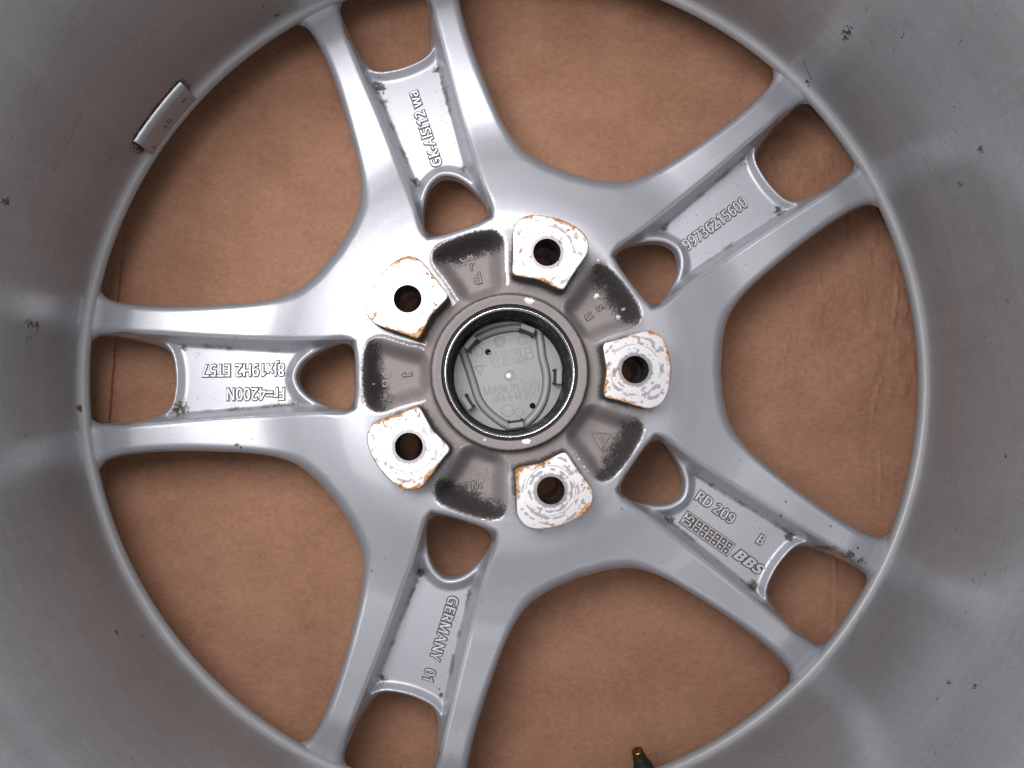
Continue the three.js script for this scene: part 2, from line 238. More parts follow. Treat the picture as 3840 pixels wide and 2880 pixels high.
// grid of the wheel centre, clipped along the outlines and shared out between the parts
const parts = {};
{
  const G = 0.78, N = Math.ceil(2 * 234.5 / G) + 1, X0 = -234.5;
  const grid = new Array(N * N);
  const get = (i, j) => grid[j * N + i] ??= (() => { const x = X0 + i * G, y = X0 + j * G; const o = fields(x, y); o.x = x; o.y = y; return o; })();
  const verts = [], index = new Map();
  const vid = (p) => { const key = Math.round(p.x * 4000) * 4194304 + Math.round(p.y * 4000); let v = index.get(key); if (v === undefined) { v = verts.length; verts.push(p); index.set(key, v); } return v; };
  const cut = (poly, f) => {                           // keep the side where f > 0
    const out = [];
    for (let i = 0; i < poly.length; i++) { const a = poly[i], b = poly[(i + 1) % poly.length], fa = f(a), fb = f(b);
      if (fa > 0) out.push(a);
      if ((fa > 0) !== (fb > 0)) { const lo = a.x < b.x || (a.x === b.x && a.y < b.y), A = lo ? a : b, B = lo ? b : a, FA = lo ? fa : fb, FB = lo ? fb : fa, t = FA / (FA - FB);
        const x = mix(A.x, B.x, t), y = mix(A.y, B.y, t); const o = fields(x, y); o.x = x; o.y = y; out.push(o); } }
    return out;
  };
  const tris = [];
  const put = (poly, part) => { if (poly.length < 3) return; const id = poly.map(vid);
    for (let i = 1; i + 1 < id.length; i++) if (id[0] !== id[i] && id[i] !== id[i + 1] && id[0] !== id[i + 1]) tris.push([id[0], id[i], id[i + 1], part]); };
  const HOLES = ['big', 'sq', 'dh', 'bolt', 'bore', 'rim'];
  for (let j = 0; j < N - 1; j++) for (let i = 0; i < N - 1; i++) {
    const cx = X0 + (i + 0.5) * G, cy = X0 + (j + 0.5) * G, rr = Math.hypot(cx, cy); if (rr > 235 || rr < 35) continue;
    const turn = (Math.atan2(cy, cx) - A0) / SEC - 0.5, half = turn > Math.round(turn) ? 1 : 0;
    let poly = [get(i, j), get(i + 1, j), get(i + 1, j + 1), get(i, j + 1)];
    let dead = false;
    for (const h of HOLES) { const m = poly.map((p) => p[h]); if (m.every((v) => v <= 0)) { dead = true; break; } }
    if (dead) continue;
    for (const h of HOLES) if (poly.length > 2 && poly.some((p) => p[h] <= 0)) poly = cut(poly, (p) => p[h]);
    if (poly.length < 3) continue;
    const share = (ps, f, yes, no) => { if (ps.length < 3) return; if (ps.every((p) => f(p) > 0)) return yes(ps); if (ps.every((p) => f(p) <= 0)) return no(ps); yes(cut(ps, f)); no(cut(ps, (p) => -f(p) || 1e-9)); };
    const k = ((Math.round((Math.atan2(cy, cx) - A0) / SEC - 0.5) % 5) + 5) % 5;
    share(poly, (p) => p.r - 86, (ps) => share(ps, (p) => p.rec, (q) => { put(q, `spoke ${k} ${half}`); }, (q) => put(q, `bridge ${k}`)),
      (ps) => share(ps, (p) => p.pocket + 0.2, (qs) => share(qs, (p) => p.r - 47.2, (q) => put(q, 'hub'), (q) => put(q, 'collar')), (q) => put(q, `pocket ${k}`)));
  }
  { // slivers cut off from their part at a corner are left out
    const by = new Map(); tris.forEach((t, i) => { if (!by.has(t[3])) by.set(t[3], []); by.get(t[3]).push(i); });
    const drop = new Set();
    for (const list of by.values()) { const up = new Map(), find = (a) => { while (up.get(a) !== a) { up.set(a, up.get(up.get(a))); a = up.get(a); } return a; };
      for (const i of list) { for (const q of tris[i].slice(0, 3)) if (!up.has(q)) up.set(q, q); const a = find(tris[i][0]); for (const q of [tris[i][1], tris[i][2]]) up.set(find(q), a); }
      const n = new Map(); for (const i of list) { const f = find(tris[i][0]); n.set(f, (n.get(f) ?? 0) + 1); }
      const top = Math.max(...n.values()); for (const i of list) if (n.get(find(tris[i][0])) < Math.min(top, 60)) drop.add(i); }
    if (drop.size) { const keep = tris.filter((t, i) => !drop.has(i)); tris.length = 0; for (const t of keep) tris.push(t); }
  }
  // shared smooth normals over the whole surface
  const nor = new Float32Array(verts.length * 3), edges = new Map();
  const e1 = new THREE.Vector3(), e2 = new THREE.Vector3();
  for (const [a, b, c, part] of tris) { const A = verts[a], B = verts[b], C = verts[c]; e1.set(B.x - A.x, B.y - A.y, B.h - A.h); e2.set(C.x - A.x, C.y - A.y, C.h - A.h); e1.cross(e2);
    for (const q of [a, b, c]) { nor[q * 3] += e1.x; nor[q * 3 + 1] += e1.y; nor[q * 3 + 2] += e1.z; }
    for (const [p, q] of [[a, b], [b, c], [c, a]]) { const k1 = p * 1e7 + q, k2 = q * 1e7 + p; if (edges.has(k2)) edges.delete(k2); else edges.set(k1, part); } }
  const get2 = (n) => parts[n] ??= { pos: [], nor: [], uv: [], idx: [], map: new Map() };
  const pv = (P, key, x, y, z, nx, ny, nz) => { let v = P.map.get(key); if (v === undefined) { v = P.pos.length / 3; P.map.set(key, v); P.pos.push(x, y, z); P.nor.push(nx, ny, nz); P.uv.push((x + TW / 2) / TW, (y + TW / 2) / TW); } return v; };
  const BOT = -52, zl = (v) => mix(Math.max(BOT, v.h - 8.5), BOT, sst(2, 9, v.dh)), splay = (v) => 1 + 0.065 * sst(178, 220, v.r);                // the front face spreads towards the rim
  for (const [a, b, c, part] of tris) { const P = get2(part);
    P.idx.push(...[a, b, c].map((q) => { const v = verts[q], l = Math.hypot(nor[q * 3], nor[q * 3 + 1], nor[q * 3 + 2]) || 1; return pv(P, q, v.x, v.y, v.h, nor[q * 3] / l, nor[q * 3 + 1] / l, nor[q * 3 + 2] / l); }));
    P.idx.push(...[a, c, b].map((q) => { const v = verts[q]; const f = splay(v); return pv(P, 'b' + q, v.x * f, v.y * f, zl(v), 0, 0, -1); })); }
  for (const [k, part] of edges) { const a = Math.floor(k / 1e7), b = k % 1e7, A = verts[a], B = verts[b], P = get2(part), l = Math.hypot(B.x - A.x, B.y - A.y) || 1, nx = (B.y - A.y) / l, ny = -(B.x - A.x) / l;
    const q = [[A, A.h, 1], [B, B.h, 1], [B, zl(B), splay(B)], [A, zl(A), splay(A)]].map(([v, z, f], i) => pv(P, `w${k}_${i}`, v.x * f, v.y * f, z, nx, ny, 0)); P.idx.push(q[0], q[3], q[2], q[0], q[2], q[1]); }
}
function partGeo(n) { const P = parts[n], g = new THREE.BufferGeometry(); g.setAttribute('position', new THREE.Float32BufferAttribute(P.pos, 3)); g.setAttribute('normal', new THREE.Float32BufferAttribute(P.nor, 3)); g.setAttribute('uv', new THREE.Float32BufferAttribute(P.uv, 2)); g.setIndex(P.idx); return bake(g); }
const hub = add('hub', partGeo('hub'), paint, wheel);
add('hub_collar', partGeo('collar'), dusty, wheel);
const bridges = [], pockets = [];
for (let k = 0; k < 5; k++) {
  for (const s of [0, 1]) add('spoke', partGeo(`spoke ${k} ${s}`), paint, wheel);
  bridges.push(add('spoke_bridge', partGeo(`bridge ${k}`), satin, wheel));
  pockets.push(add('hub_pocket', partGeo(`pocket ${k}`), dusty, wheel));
}

// barrel and lips: one turned shell
const INNER = [[244.5, -41], [237, -35.5], [231.5, -31.8], [229.6, -30], [229, -28.4], [229.3, -26.6], [230.2, -25.2], [231.6, -24], [232.8, -22.4], [233.3, -20], [233, -14], [231.6, -4], [229, 12], [225.8, 34], [222.8, 60], [221.2, 78], [220.6, 92], [220.6, 104], [221, 118], [222.4, 132], [226, 144], [231, 152], [236, 158], [240, 163.5], [244, 168], [247, 171.5]];
const OUTER = [[250, 171], [251.5, 166], [250.5, 160], [243, 158], [239, 150], [233.5, 134], [229, 112], [228.4, 84], [231, 50], [235, 10], [239, -10], [242, -26], [245, -40], [252, -50], [258, -58], [259.5, -65], [259, -71], [257.5, -73.4], [256, -72.5], [254.4, -64], [250, -51], [246.5, -43]];
const barrelR = (z) => { for (let i = 0; i < INNER.length - 1; i++) if (z >= INNER[i][1] && z <= INNER[i + 1][1]) return mix(INNER[i][0], INNER[i + 1][0], (z - INNER[i][1]) / (INNER[i + 1][1] - INNER[i][1])); return 228; };
function onBarrel(px, py) { const d = ray(px, py); let lo = -28, z = 160; for (; z > lo; z -= 0.5) { const k = (z - CAM.z) / d[2], x = CAM.x + k * d[0], y = CAM.y + k * d[1]; if (Math.hypot(x, y) >= barrelR(z)) break; } return [Math.atan2((CAM.y + (z - CAM.z) / d[2] * d[1]), (CAM.x + (z - CAM.z) / d[2] * d[0])), z]; }
const curve = (pts, n) => new THREE.CatmullRomCurve3(pts.map(([r, z]) => new THREE.Vector3(r, z, 0)), false, 'centripetal').getPoints(n).map((p) => new THREE.Vector2(p.x, p.y));
const turned = (prof, seg) => new THREE.LatheGeometry(prof, seg).rotateX(Math.PI / 2).scale(1, 1, 1);
const barrelMap = tex(2048, 512, (px, py) => {
  const n = fbm(px / 40, py / 26, 101, 5), n2 = fbm(px / 9, py / 90, 103, 3), g = hash(px, py, 6);
  const lines = vn(px / 160, py / 1.1, 107) * vn(px / 60, py / 2.3, 109), stain = sst(0.56, 0.6, fbm(px / 22, py / 14, 111)) * sst(0.66, 0.6, fbm(px / 22, py / 14, 111));
  let c = [0.468, 0.472, 0.492].map((v, i) => v * (0.49 + 0.12 * n + 0.06 * n2 + 0.08 * g + 0.07 * lines - 0.035 * stain));
  return c;
});
const barrelPaint = new THREE.MeshPhysicalMaterial({ map: barrelMap, roughness: 0.66, metalness: 0.5, clearcoat: 0.45, clearcoatRoughness: 0.22 });
add('rim_barrel', bake(turned([...curve(INNER, 150), ...curve(OUTER, 70)].reverse(), 256)), barrelPaint, wheel);

// dirt flecks stuck to the barrel: flat irregular crumbs lying on the wall
{
  const R = rng(7), blobs = [];
  const fleck = (th, z, len, wid, tilt) => {
    const n = 7, v = [], ph = R() * 6; const r0 = barrelR(z) - 0.12;
    const cs = Math.cos(tilt), sn = Math.sin(tilt);
    const P = []; for (let i = 0; i < n; i++) { const a = i / n * 6.283, q = 0.6 + 0.65 * R(); P.push([Math.cos(a) * len * q, Math.sin(a) * wid * q]); }
    const pt = (a, b, lift) => { const s = a * cs - b * sn, h = a * sn + b * cs, zz = z + h, rr = barrelR(zz) - lift, t = th + s / rr; return [rr * Math.cos(t), rr * Math.sin(t), zz]; };
    const c = pt(0, 0, 0.35); for (let i = 0; i < n; i++) v.push(...c, ...pt(...P[i], 0.06), ...pt(...P[(i + 1) % n], 0.06)); blobs.push(...v);
  };
  // crumbs and smears that can be made out one by one: pixel, count, spread, size
  const seen = [[3180, 118, 26, 24, 1.3], [3170, 135, 14, 18, 1.7], [3245, 30, 5, 12, 0.8], [3275, 155, 4, 8, 0.8], [3385, 132, 4, 8, 0.9], [3600, 690, 14, 14, 1.0], [3680, 560, 16, 16, 1.0], [3605, 160, 4, 8, 0.9], [3580, 400, 3, 6, 0.8], [3235, 620, 3, 6, 0.9], [110, 1215, 12, 18, 1.4], [135, 1225, 12, 16, 1.3], [105, 1270, 8, 12, 0.9], [292, 1532, 14, 6, 1.4], [20, 752, 14, 16, 1.4], [320, 803, 3, 4, 1.0], [435, 2372, 10, 7, 1.2], [527, 2385, 4, 4, 0.9], [90, 1635, 6, 8, 0.8], [3560, 2560, 10, 10, 1.0], [3655, 2575, 8, 8, 0.9], [3520, 2620, 5, 8, 0.8], [3650, 2180, 6, 8, 0.9], [3700, 2150, 5, 10, 0.8], [3625, 2300, 4, 8, 0.7], [1040, 55, 8, 10, 1.2], [3220, 2415, 2, 3, 1.0], [3030, 310, 10, 14, 1.0], [3780, 1130, 4, 8, 0.8], [3770, 1710, 4, 8, 0.8], [3600, 2750, 5, 22, 0.7], [3510, 2830, 4, 8, 0.7], [985, 22, 4, 4, 1.0]];
  for (const [px, py, n, spread, size] of seen) for (let i = 0; i < n; i++) { const a = R() * 6.283, q = spread * Math.sqrt(R()); const [th, z] = onBarrel(px + Math.cos(a) * q, py + Math.sin(a) * q * 1.1); const core = q < spread * 0.5 ? 1.5 : 0.8; fleck(th, z, core * size * (0.2 + 0.9 * R() ** 2), core * size * (0.2 + 0.5 * R()), R() * 3); }
  const crumbs = blobs.splice(0);
  // long scrapes
  for (const [x0, y0, x1, y1, n, s] of [[290, 455, 196, 640, 60, 0.7], [305, 430, 290, 455, 6, 0.6], [425, 580, 400, 618, 12, 0.7], [402, 700, 392, 740, 8, 0.35], [160, 2290, 235, 2360, 18, 0.6], [285, 2065, 305, 2110, 10, 0.5], [3230, 2300, 3190, 2430, 26, 0.5], [3465, 590, 3490, 650, 14, 0.5], [3570, 470, 3590, 500, 8, 0.4], [3010, 225, 3045, 300, 22, 0.7], [3400, 75, 3430, 100, 10, 0.4]])
    for (let i = 0; i < n; i++) { const t = (i + R()) / n; const [th, z] = onBarrel(mix(x0, x1, t) + (R() - 0.5) * 5, mix(y0, y1, t) + (R() - 0.5) * 5); const [tb, zb] = onBarrel(mix(x0, x1, t + 0.05), mix(y0, y1, t + 0.05)); let dt = tb - th; if (dt > 3) dt -= 6.283; if (dt < -3) dt += 6.283; fleck(th, z, s * (0.6 + 0.9 * R()), s * (0.2 + 0.5 * R() ** 2), Math.atan2(zb - z, dt * 222)); }
  const scrapes = blobs.splice(0);
  for (let i = 0; i < 1500; i++) { const s = 0.09 + 0.36 * R() ** 4; fleck(R() * 6.283, -12 + 150 * R(), s, s * (0.6 + 0.4 * R()), R() * 3); }
  for (const [name, list, c] of [['dirt_flecks', [...crumbs, ...blobs], [0.06, 0.052, 0.045]], ['scrape_marks', scrapes, [0.13, 0.12, 0.105]]]) {
    const g = new THREE.BufferGeometry(); g.setAttribute('position', new THREE.Float32BufferAttribute(list, 3)); g.computeVertexNormals();
    add(name, bake(g), new THREE.MeshStandardMaterial({ color: new THREE.Color().setRGB(...c), roughness: 0.95, side: THREE.DoubleSide }), wheel).userData.kind = 'stuff';
  }
}

// bolt pads: bare machined metal with rust and worn coating
const padShape = (hole) => { const s = new THREE.Shape(padPoly.map(([x, y]) => new THREE.Vector2(x, y))); const h = new THREE.Path(); h.absarc(65, 0, hole, 0, 2 * Math.PI, true); s.holes.push(h); return s; };
for (let k = 0; k < 5; k++) {
  const g = new THREE.ExtrudeGeometry(padShape(7.9), { depth: 17.6, bevelEnabled: true, bevelThickness: 0.9, bevelSize: 0.7, bevelOffset: -0.7, bevelSegments: 3, curveSegments: 48 }).translate(0, 0, -18.5);
  const p = g.attributes.position, uv = []; for (let i = 0; i < p.count; i++) uv.push((p.getX(i) - 44) / 44, (p.getY(i) + 22) / 44); for (let i = 0; i < p.count; i += 3) if ([0, 1, 2].some((q) => p.getZ(i + q) < -2)) for (const q of [0, 1, 2]) { uv[(i + q) * 2] = 0.012; uv[(i + q) * 2 + 1] = 0.012; } g.setAttribute('uv', new THREE.Float32BufferAttribute(uv, 2));
  const wear = [1, 0.75, 0.95, 0.8, 1.25][k], rustK = [1.1, 1.0, 0.7, 0.75, 0.9][k], S = 512, rm = new Float32Array(S * S * 2);
  const map = tex(S, S, (px, py) => {
    const x = (px + 0.5) / S * 44 + 44, y = (py + 0.5) / S * 44 - 22, pd = -sdPad(x, y), rr = Math.hypot(x - 65, y), s = 200 + k * 17;
    const n = fbm(x / 5, y / 5, s), nf = fbm(x / 1.1, y / 1.1, s + 3); if (px < 24 && py < 24) { rm[(py * S + px) * 2] = 0.9; rm[(py * S + px) * 2 + 1] = 0.1; return [0.06, 0.055, 0.05]; }
    const th = Math.atan2(y, x - 65), nn = 0.35 * fbm(th * 3.2 + 40, rr / 1.3, s + 6) + 0.65 * fbm(x / 2.4, y / 2.4, s + 8);
    let c = [0.6, 0.595, 0.61].map((v) => v * (0.94 + 0.1 * nf)), ro = 0.42, me = 0.85;
    const pink = sst(0.5, 0.75, n) * 0.25; c = [c[0], c[1] * (1 - 0.10 * pink), c[2] * (1 - 0.05 * pink)];
    // grey patches where the bright face is worn, many of them along turning rings
    const ring = Math.exp(-(((rr - 14.2 + (n - 0.5)) / 0.7) ** 2)) * (0.35 + 0.65 * (fbm(th * 3 + 9, rr / 3, s + 21) > 0.48 ? 1 : 0)) + 0.5 * Math.exp(-(((rr - 10.9) / 0.6) ** 2)) + 0.55 * Math.exp(-(((rr - 17.4) / 0.8) ** 2));
    const patch = nn + 0.26 * ring * wear + 0.10 * (nf - 0.5) + 0.09 * sst(0.45, 0.7, n) * wear;
    const gp = sst(0.69, 0.71, patch); c = c.map((v, i) => mix(v, [0.2, 0.19, 0.205][i] * (0.8 + 0.4 * nf), gp * 0.75)); ro = mix(ro, 0.5, gp);
    const chamf = sst(10.0, 8.6, rr); c = c.map((v) => mix(v, v * 0.42, chamf * sst(0.3, 0.55, nf + 0.3 * sst(8.9, 8.2, rr)))); const groove = Math.exp(-(((rr - 13.2 - 0.5 * Math.sin(k)) / 0.22) ** 2)) * sst(0.4, 0.55, fbm(th * 2.4 + 20, k, s + 33)); c = c.map((v) => mix(v, v * 0.35, groove));
    // rust creeping in from the edge
    const edge = pd + (n - 0.5) * 5.5 + (nf - 0.5) * 3.2 - 1.2 * Math.sin(th * 2 + k * 1.7); const ru = sst(1.2 * rustK, -0.4, edge);
    const spot = sst(0.70, 0.76, fbm(x / 3.2, y / 3.2, s + 40) + 0.05 * (nf - 0.5)) * sst(9, 2, pd) * 0.8;
    const R = Math.min(1, Math.max(ru, spot) * (0.55 + 0.9 * nf)); const rust = nf > 0.5 ? [0.36, 0.135, 0.03] : [0.5, 0.27, 0.09]; const dk = sst(0.5, 0.72, fbm(x / 0.8, y / 0.8, s + 50)) * ru;
    c = c.map((v, i) => mix(v, mix(rust[i], [0.07, 0.03, 0.015][i], dk * 0.6), R)); ro = mix(ro, 0.85, R); me = mix(me, 0.05, R);
    rm[(py * S + px) * 2] = ro; rm[(py * S + px) * 2 + 1] = me; return c;
  });
  const rmt = tex(256, 256, (px, py) => { const i = ((py * 2) * S + px * 2) * 2; return [0, rm[i], rm[i + 1]]; }, false);
  const mat = new THREE.MeshStandardMaterial({ map, roughnessMap: rmt, metalnessMap: rmt, roughness: 1, metalness: 1 });
  const pad = add('bolt_pad', bake(g.rotateZ(A0 + k * SEC)), mat, wheel);
  const a = A0 + k * SEC, cx = 65 * Math.cos(a), cy = 65 * Math.sin(a);
  const tube = new THREE.LatheGeometry([[7.95, -0.4], [7.35, -1.3], [7.35, -12], [7.2, -12.4], [7.2, -22], [12.4, -27], [12.8, -51.5]].map(([r, z]) => new THREE.Vector2(r, z)), 48).rotateX(Math.PI / 2).translate(cx, cy, 0);
  add('bolt_hole', bake(tube), holeMetal, pad);
}

// ------------------------------------------------------------------ centre bore, ring and cap
const boreMap = tex(512, 128, (px, py) => { const n = fbm(px / 16, py / 12, 301), f = fbm(px / 3, py / 3, 303), s = sst(0.56, 0.7, n) * (0.5 + f); const v = 0.010 + 0.16 * s * sst(0.35, 0.6, f); return [v * 1.05, v, v * 0.95]; });
add('bore_wall', bake(turned([[36.9, -9.2], [35.8, -9.6], [35.3, -10.4], [35.1, -11.2], [34.4, -11.8]].map(([r, z]) => new THREE.Vector2(r, z)), 128)), new THREE.MeshStandardMaterial({ color: new THREE.Color().setRGB(0.03, 0.028, 0.028), roughness: 0.5, metalness: 0.4 }), wheel);
add('bore_ring', bake(turned(curve([[34.9, -12.2], [34.75, -11.1], [34.25, -10.7], [33.75, -11.1], [33.5, -12.4]], 16), 160)), new THREE.MeshStandardMaterial({ color: new THREE.Color().setRGB(0.85, 0.85, 0.86), roughness: 0.2, metalness: 1 }), wheel, 'bright polished chrome ring around the bore');
add('bore_sleeve', bake(turned([[33.6, -12.2], [33.2, -15], [32.6, -30], [32.2, -40], [31.3, -41.4], [31.2, -46.4]].map(([r, z]) => new THREE.Vector2(r, z)), 128)), new THREE.MeshStandardMaterial({ map: boreMap, roughness: 0.85, metalness: 0 }), wheel, 'dark dirty inside of the bore');

const fontR = await new FontLoader().loadAsync('fonts/droid/droid_sans_regular.typeface.json');
const fontB = await new FontLoader().loadAsync('fonts/droid/droid_sans_bold.typeface.json');
// raised letters; dirt lies round their feet
function letters(str, { x, y, z, size, rot, depth = 0.7, font = fontR, width, shear = 0, parent, mat = letterPaint, dirt = grimeMat, halo = 0.9, bevel = 0.1 }) {
  const make = (dp, bs) => new TextGeometry(str, { font, size: size / 0.714, depth: dp, curveSegments: 4, bevelEnabled: true, bevelThickness: Math.min(bs, 0.22), bevelSize: bs, bevelSegments: 2 });
  const g = make(depth, bevel); g.computeBoundingBox(); const b = g.boundingBox, w = b.max.x - b.min.x, sx = width ? width / w : 1, cx = (b.max.x + b.min.x) / 2, cy = size / 2;
  const place = (q, zz) => { q.translate(-cx, -cy, 0); q.applyMatrix4(new THREE.Matrix4().makeShear(0, 0, shear, 0, 0, 0)); return bake(q.scale(sx, 1, 1).rotateZ(rot).translate(x, y, zz)); };
  if (dirt) add('lettering_grime', place(make(0.02, halo), z - 0.1), dirt, parent);
  return add('lettering', place(g, z + 0.1), mat, parent);
}
const pairAt = (k, d, t) => { const a = (k + 0.5) * SEC + A0; return { x: d * Math.cos(a) - t * Math.sin(a), y: d * Math.sin(a) + t * Math.cos(a), rot: a }; };
const ZF = FLOOR;
const onBridge = (k, str, d, t, width, size, extra = {}) => { const p = pairAt(k, d, t); return letters(str, { ...p, z: ZF, size, width, parent: bridges[k], ...extra, rot: p.rot + (extra.turn ?? 0) }); };
onBridge(0, '99736215600', 147.9, -1.9, 44.5, 4.4);
onBridge(1, 'GK-AlSi12 wa', 149.6, -0.9, 45.5, 4.1);
onBridge(2, 'Fr=4200N', 142.7, 7.9, 32.2, 4.7);
onBridge(2, '8Jx19H2 ET57', 149.5, -5.6, 45.9, 4.7);
onBridge(3, 'GERMANY', 146.4, 6.9, 36.5, 4.1);
onBridge(3, '01', 173.2, 6.5, 6.2, 4.1);
onBridge(4, 'RD 209', 139.6, 5.8, 25, 4.1);
onBridge(4, 'B', 171.2, 5.6, 3.4, 3.9);
onBridge(4, 'BBS', 172.6, -8.6, 17.4, 4.1, { shear: 0.25, font: fontB });
onBridge(4, '05', 131.6, -8.4, 6.0, 3.7, { turn: Math.PI / 2 });
{ // casting calendar: frame with two rows of six boxes, each with a small stud
  const gs = [], box = (d0, d1, t0, t1, h) => { const a = pairAt(4, (d0 + d1) / 2, (t0 + t1) / 2); gs.push(new RoundedBoxGeometry(Math.abs(d1 - d0), Math.abs(t1 - t0), h, 1, 0.12).rotateZ(a.rot).translate(a.x, a.y, ZF + h / 2)); };
  const d0 = 127.6, d1 = 160.2, ta = -4.3, tb = -12.3, w = 0.55, c0 = 135.4, n = 6, st = (d1 - c0) / n;
  box(d0, d1, ta, ta - w, 0.8); box(d0, d1, tb, tb + w, 0.8); box(d0, d0 + w, ta, tb, 0.8); box(d1 - w, d1, ta, tb, 0.8); box(c0, d1, (ta + tb) / 2 - w / 2, (ta + tb) / 2 + w / 2, 0.75);
  for (let i = 0; i < n; i++) { box(c0 + i * st - w / 2, c0 + i * st + w / 2, ta, tb, 0.75); for (const r of [0, 1]) { const cd = c0 + (i + 0.5) * st, ct = ta - w / 2 - (r + 0.5) * (ta - tb - w / 2) / 2; box(cd - 0.75, cd + 0.75, ct - 0.6, ct + 0.6, 0.5); } }
  add('date_grid', bake(mergeGeometries(gs)), letterPaint, bridges[4], 'raised date grid of two rows of boxes');
  const a = pairAt(4, (d0 + d1) / 2, (ta + tb) / 2); add('lettering_grime', bake(new RoundedBoxGeometry(d1 - d0 + 1, ta - tb + 1, 0.16, 2, 0.07).rotateZ(a.rot).translate(a.x, a.y, ZF + 0.02)), grimeMat, bridges[4]);
}
// small letters in the hub pockets
const inPocket = (k, str, px, py, size, deg, extra = {}) => { const [x, y] = at(px, py, -31); return letters(str, { x, y, z: -31.4, size, rot: deg * Math.PI / 180, depth: 0.5, font: fontR, parent: pockets[k], mat: letterDust, dirt: sootMat, halo: 0.45, bevel: 0.1, ...extra }); };
inPocket(1, 'CA', 1750, 966, 3.6, 12, { dirt: null, depth: 0.3 }); inPocket(1, 'r', 1772, 1002, 3.4, 15); inPocket(1, 'd', 1792, 1050, 4.2, 12);
inPocket(0, 's', 2251, 1154, 3.6, -62); inPocket(0, 'u', 2208, 1187, 3.8, -58);
inPocket(2, 't', 1530, 1406, 4.2, 92); inPocket(2, '29', 1434, 1420, 4.4, -100, { dirt: null, depth: 0.3 });
inPocket(3, 'wt', 1777, 1819, 4.2, 192); inPocket(3, '05', 1817, 1788, 4.2, 28, { dirt: null, depth: 0.3 });
{ // triangle mark
  const pts = [[2215, 1620], [2291, 1627], [2250, 1687]].map(([px, py]) => { const [x, y] = at(px, py, -31); return new THREE.Vector3(x, y, -31.2); });
  const gs = [], bar = (a, b, r) => gs.push(new THREE.TubeGeometry(new THREE.LineCurve3(a, b), 1, r, 5));
  for (let i = 0; i < 3; i++) bar(pts[i], pts[(i + 1) % 3], 0.45);
  const q = (u, v) => pts[0].clone().addScaledVector(pts[1].clone().sub(pts[0]), u).addScaledVector(pts[2].clone().sub(pts[0]), v);
  for (const [a, b] of [[[0.2, 0.12], [0.32, 0.6]], [[0.42, 0.1], [0.38, 0.5]], [[0.6, 0.1], [0.42, 0.42]]]) bar(q(...a), q(...b), 0.3);
  add('triangle_mark', bake(mergeGeometries(gs)), letterDust, pockets[4]);
}

// cap seen from behind through the bore
const ZC = -46;
const capMap = tex(512, 512, (px, py) => { const x = px / 512 * 70 - 35, y = py / 512 * 70 - 35, r = Math.hypot(x, y), f = fbm(x / 1.2, y / 1.2, 401), n = fbm(x / 6, y / 6, 405); let v = 0.235 * (0.9 + 0.16 * n + 0.08 * f); const sp = hash(px >> 1, py >> 1, 8) > 0.996 - 0.01 * sst(22, 31, r) ? 0.35 : 1; const d = sst(25, 32, r + (n - 0.5) * 8) * 0.3 * f; v = mix(v, 0.07, d) * sp; return [v * 0.95, v * 1.02, v * 0.965]; });
const capMat = new THREE.MeshPhysicalMaterial({ map: capMap, roughness: 0.42, clearcoat: 0.15, clearcoatRoughness: 0.3 });
const capRib = new THREE.MeshStandardMaterial({ color: new THREE.Color().setRGB(0.24, 0.258, 0.245), roughness: 0.45 });
const capGrimeShade = new THREE.MeshStandardMaterial({ color: new THREE.Color().setRGB(0.06, 0.066, 0.06), roughness: 0.8 });  // dark tone for grime lines and painted shade along the ribs
const capShape = new THREE.Shape(); capShape.absarc(0, 0, 32.5, 0, 2 * Math.PI, false);
const capPix = (x, y, z = ZC) => at(1600 + x / 3.568, 1100 + y / 3.568, z);
for (const [x, y] of [[820, 785], [1417, 1505]]) { const [a, b] = capPix(x, y), h = new THREE.Path(); h.absarc(a, b, 1.75, 0, 2 * Math.PI, true); capShape.holes.push(h); }
const capGeo = new THREE.ExtrudeGeometry(capShape, { depth: 2, bevelEnabled: false, curveSegments: 64 }).translate(0, 0, ZC - 2);
{ const p = capGeo.attributes.position, uv = []; for (let i = 0; i < p.count; i++) uv.push((p.getX(i) + 35) / 70, (p.getY(i) + 35) / 70); capGeo.setAttribute('uv', new THREE.Float32BufferAttribute(uv, 2)); }
const cap = add('centre_cap', bake(capGeo), capMat, wheel, 'pale grey green plastic cap closing the bore');
const rib = (pts, r) => { const c = new THREE.CatmullRomCurve3(pts.map(([x, y]) => { const [a, b] = capPix(x, y, ZC + 1); return new THREE.Vector3(a, b, ZC + 1.2); })); const g = new THREE.TubeGeometry(c, 60, r, 14); add('rib', bake(g), capRib, cap); add('rib_grime_shade', bake(new THREE.TubeGeometry(c, 60, r + 0.45, 10).translate(0, 0, -ZC - 1.2).scale(1, 1, 0.1).translate(0, 0, ZC + 0.05)), capGrimeShade, cap); };  // dark strip beneath each rib: grime line, darkened to paint the side shading
rib([[1490, 480], [1520, 640], [1548, 850], [1585, 1000], [1605, 1140], [1590, 1320], [1540, 1480], [1450, 1620], [1340, 1730], [1270, 1790]], 2.1);
rib([[480, 760], [520, 880], [580, 1060], [640, 1250], [690, 1400], [780, 1540], [900, 1650], [1010, 1730], [1120, 1790]], 2.1);
rib([[600, 660], [760, 565], [900, 510], [1080, 470], [1220, 460], [1310, 462]], 2.1);
const clipDark = new THREE.MeshStandardMaterial({ color: new THREE.Color().setRGB(0.02, 0.02, 0.019), roughness: 0.7 });
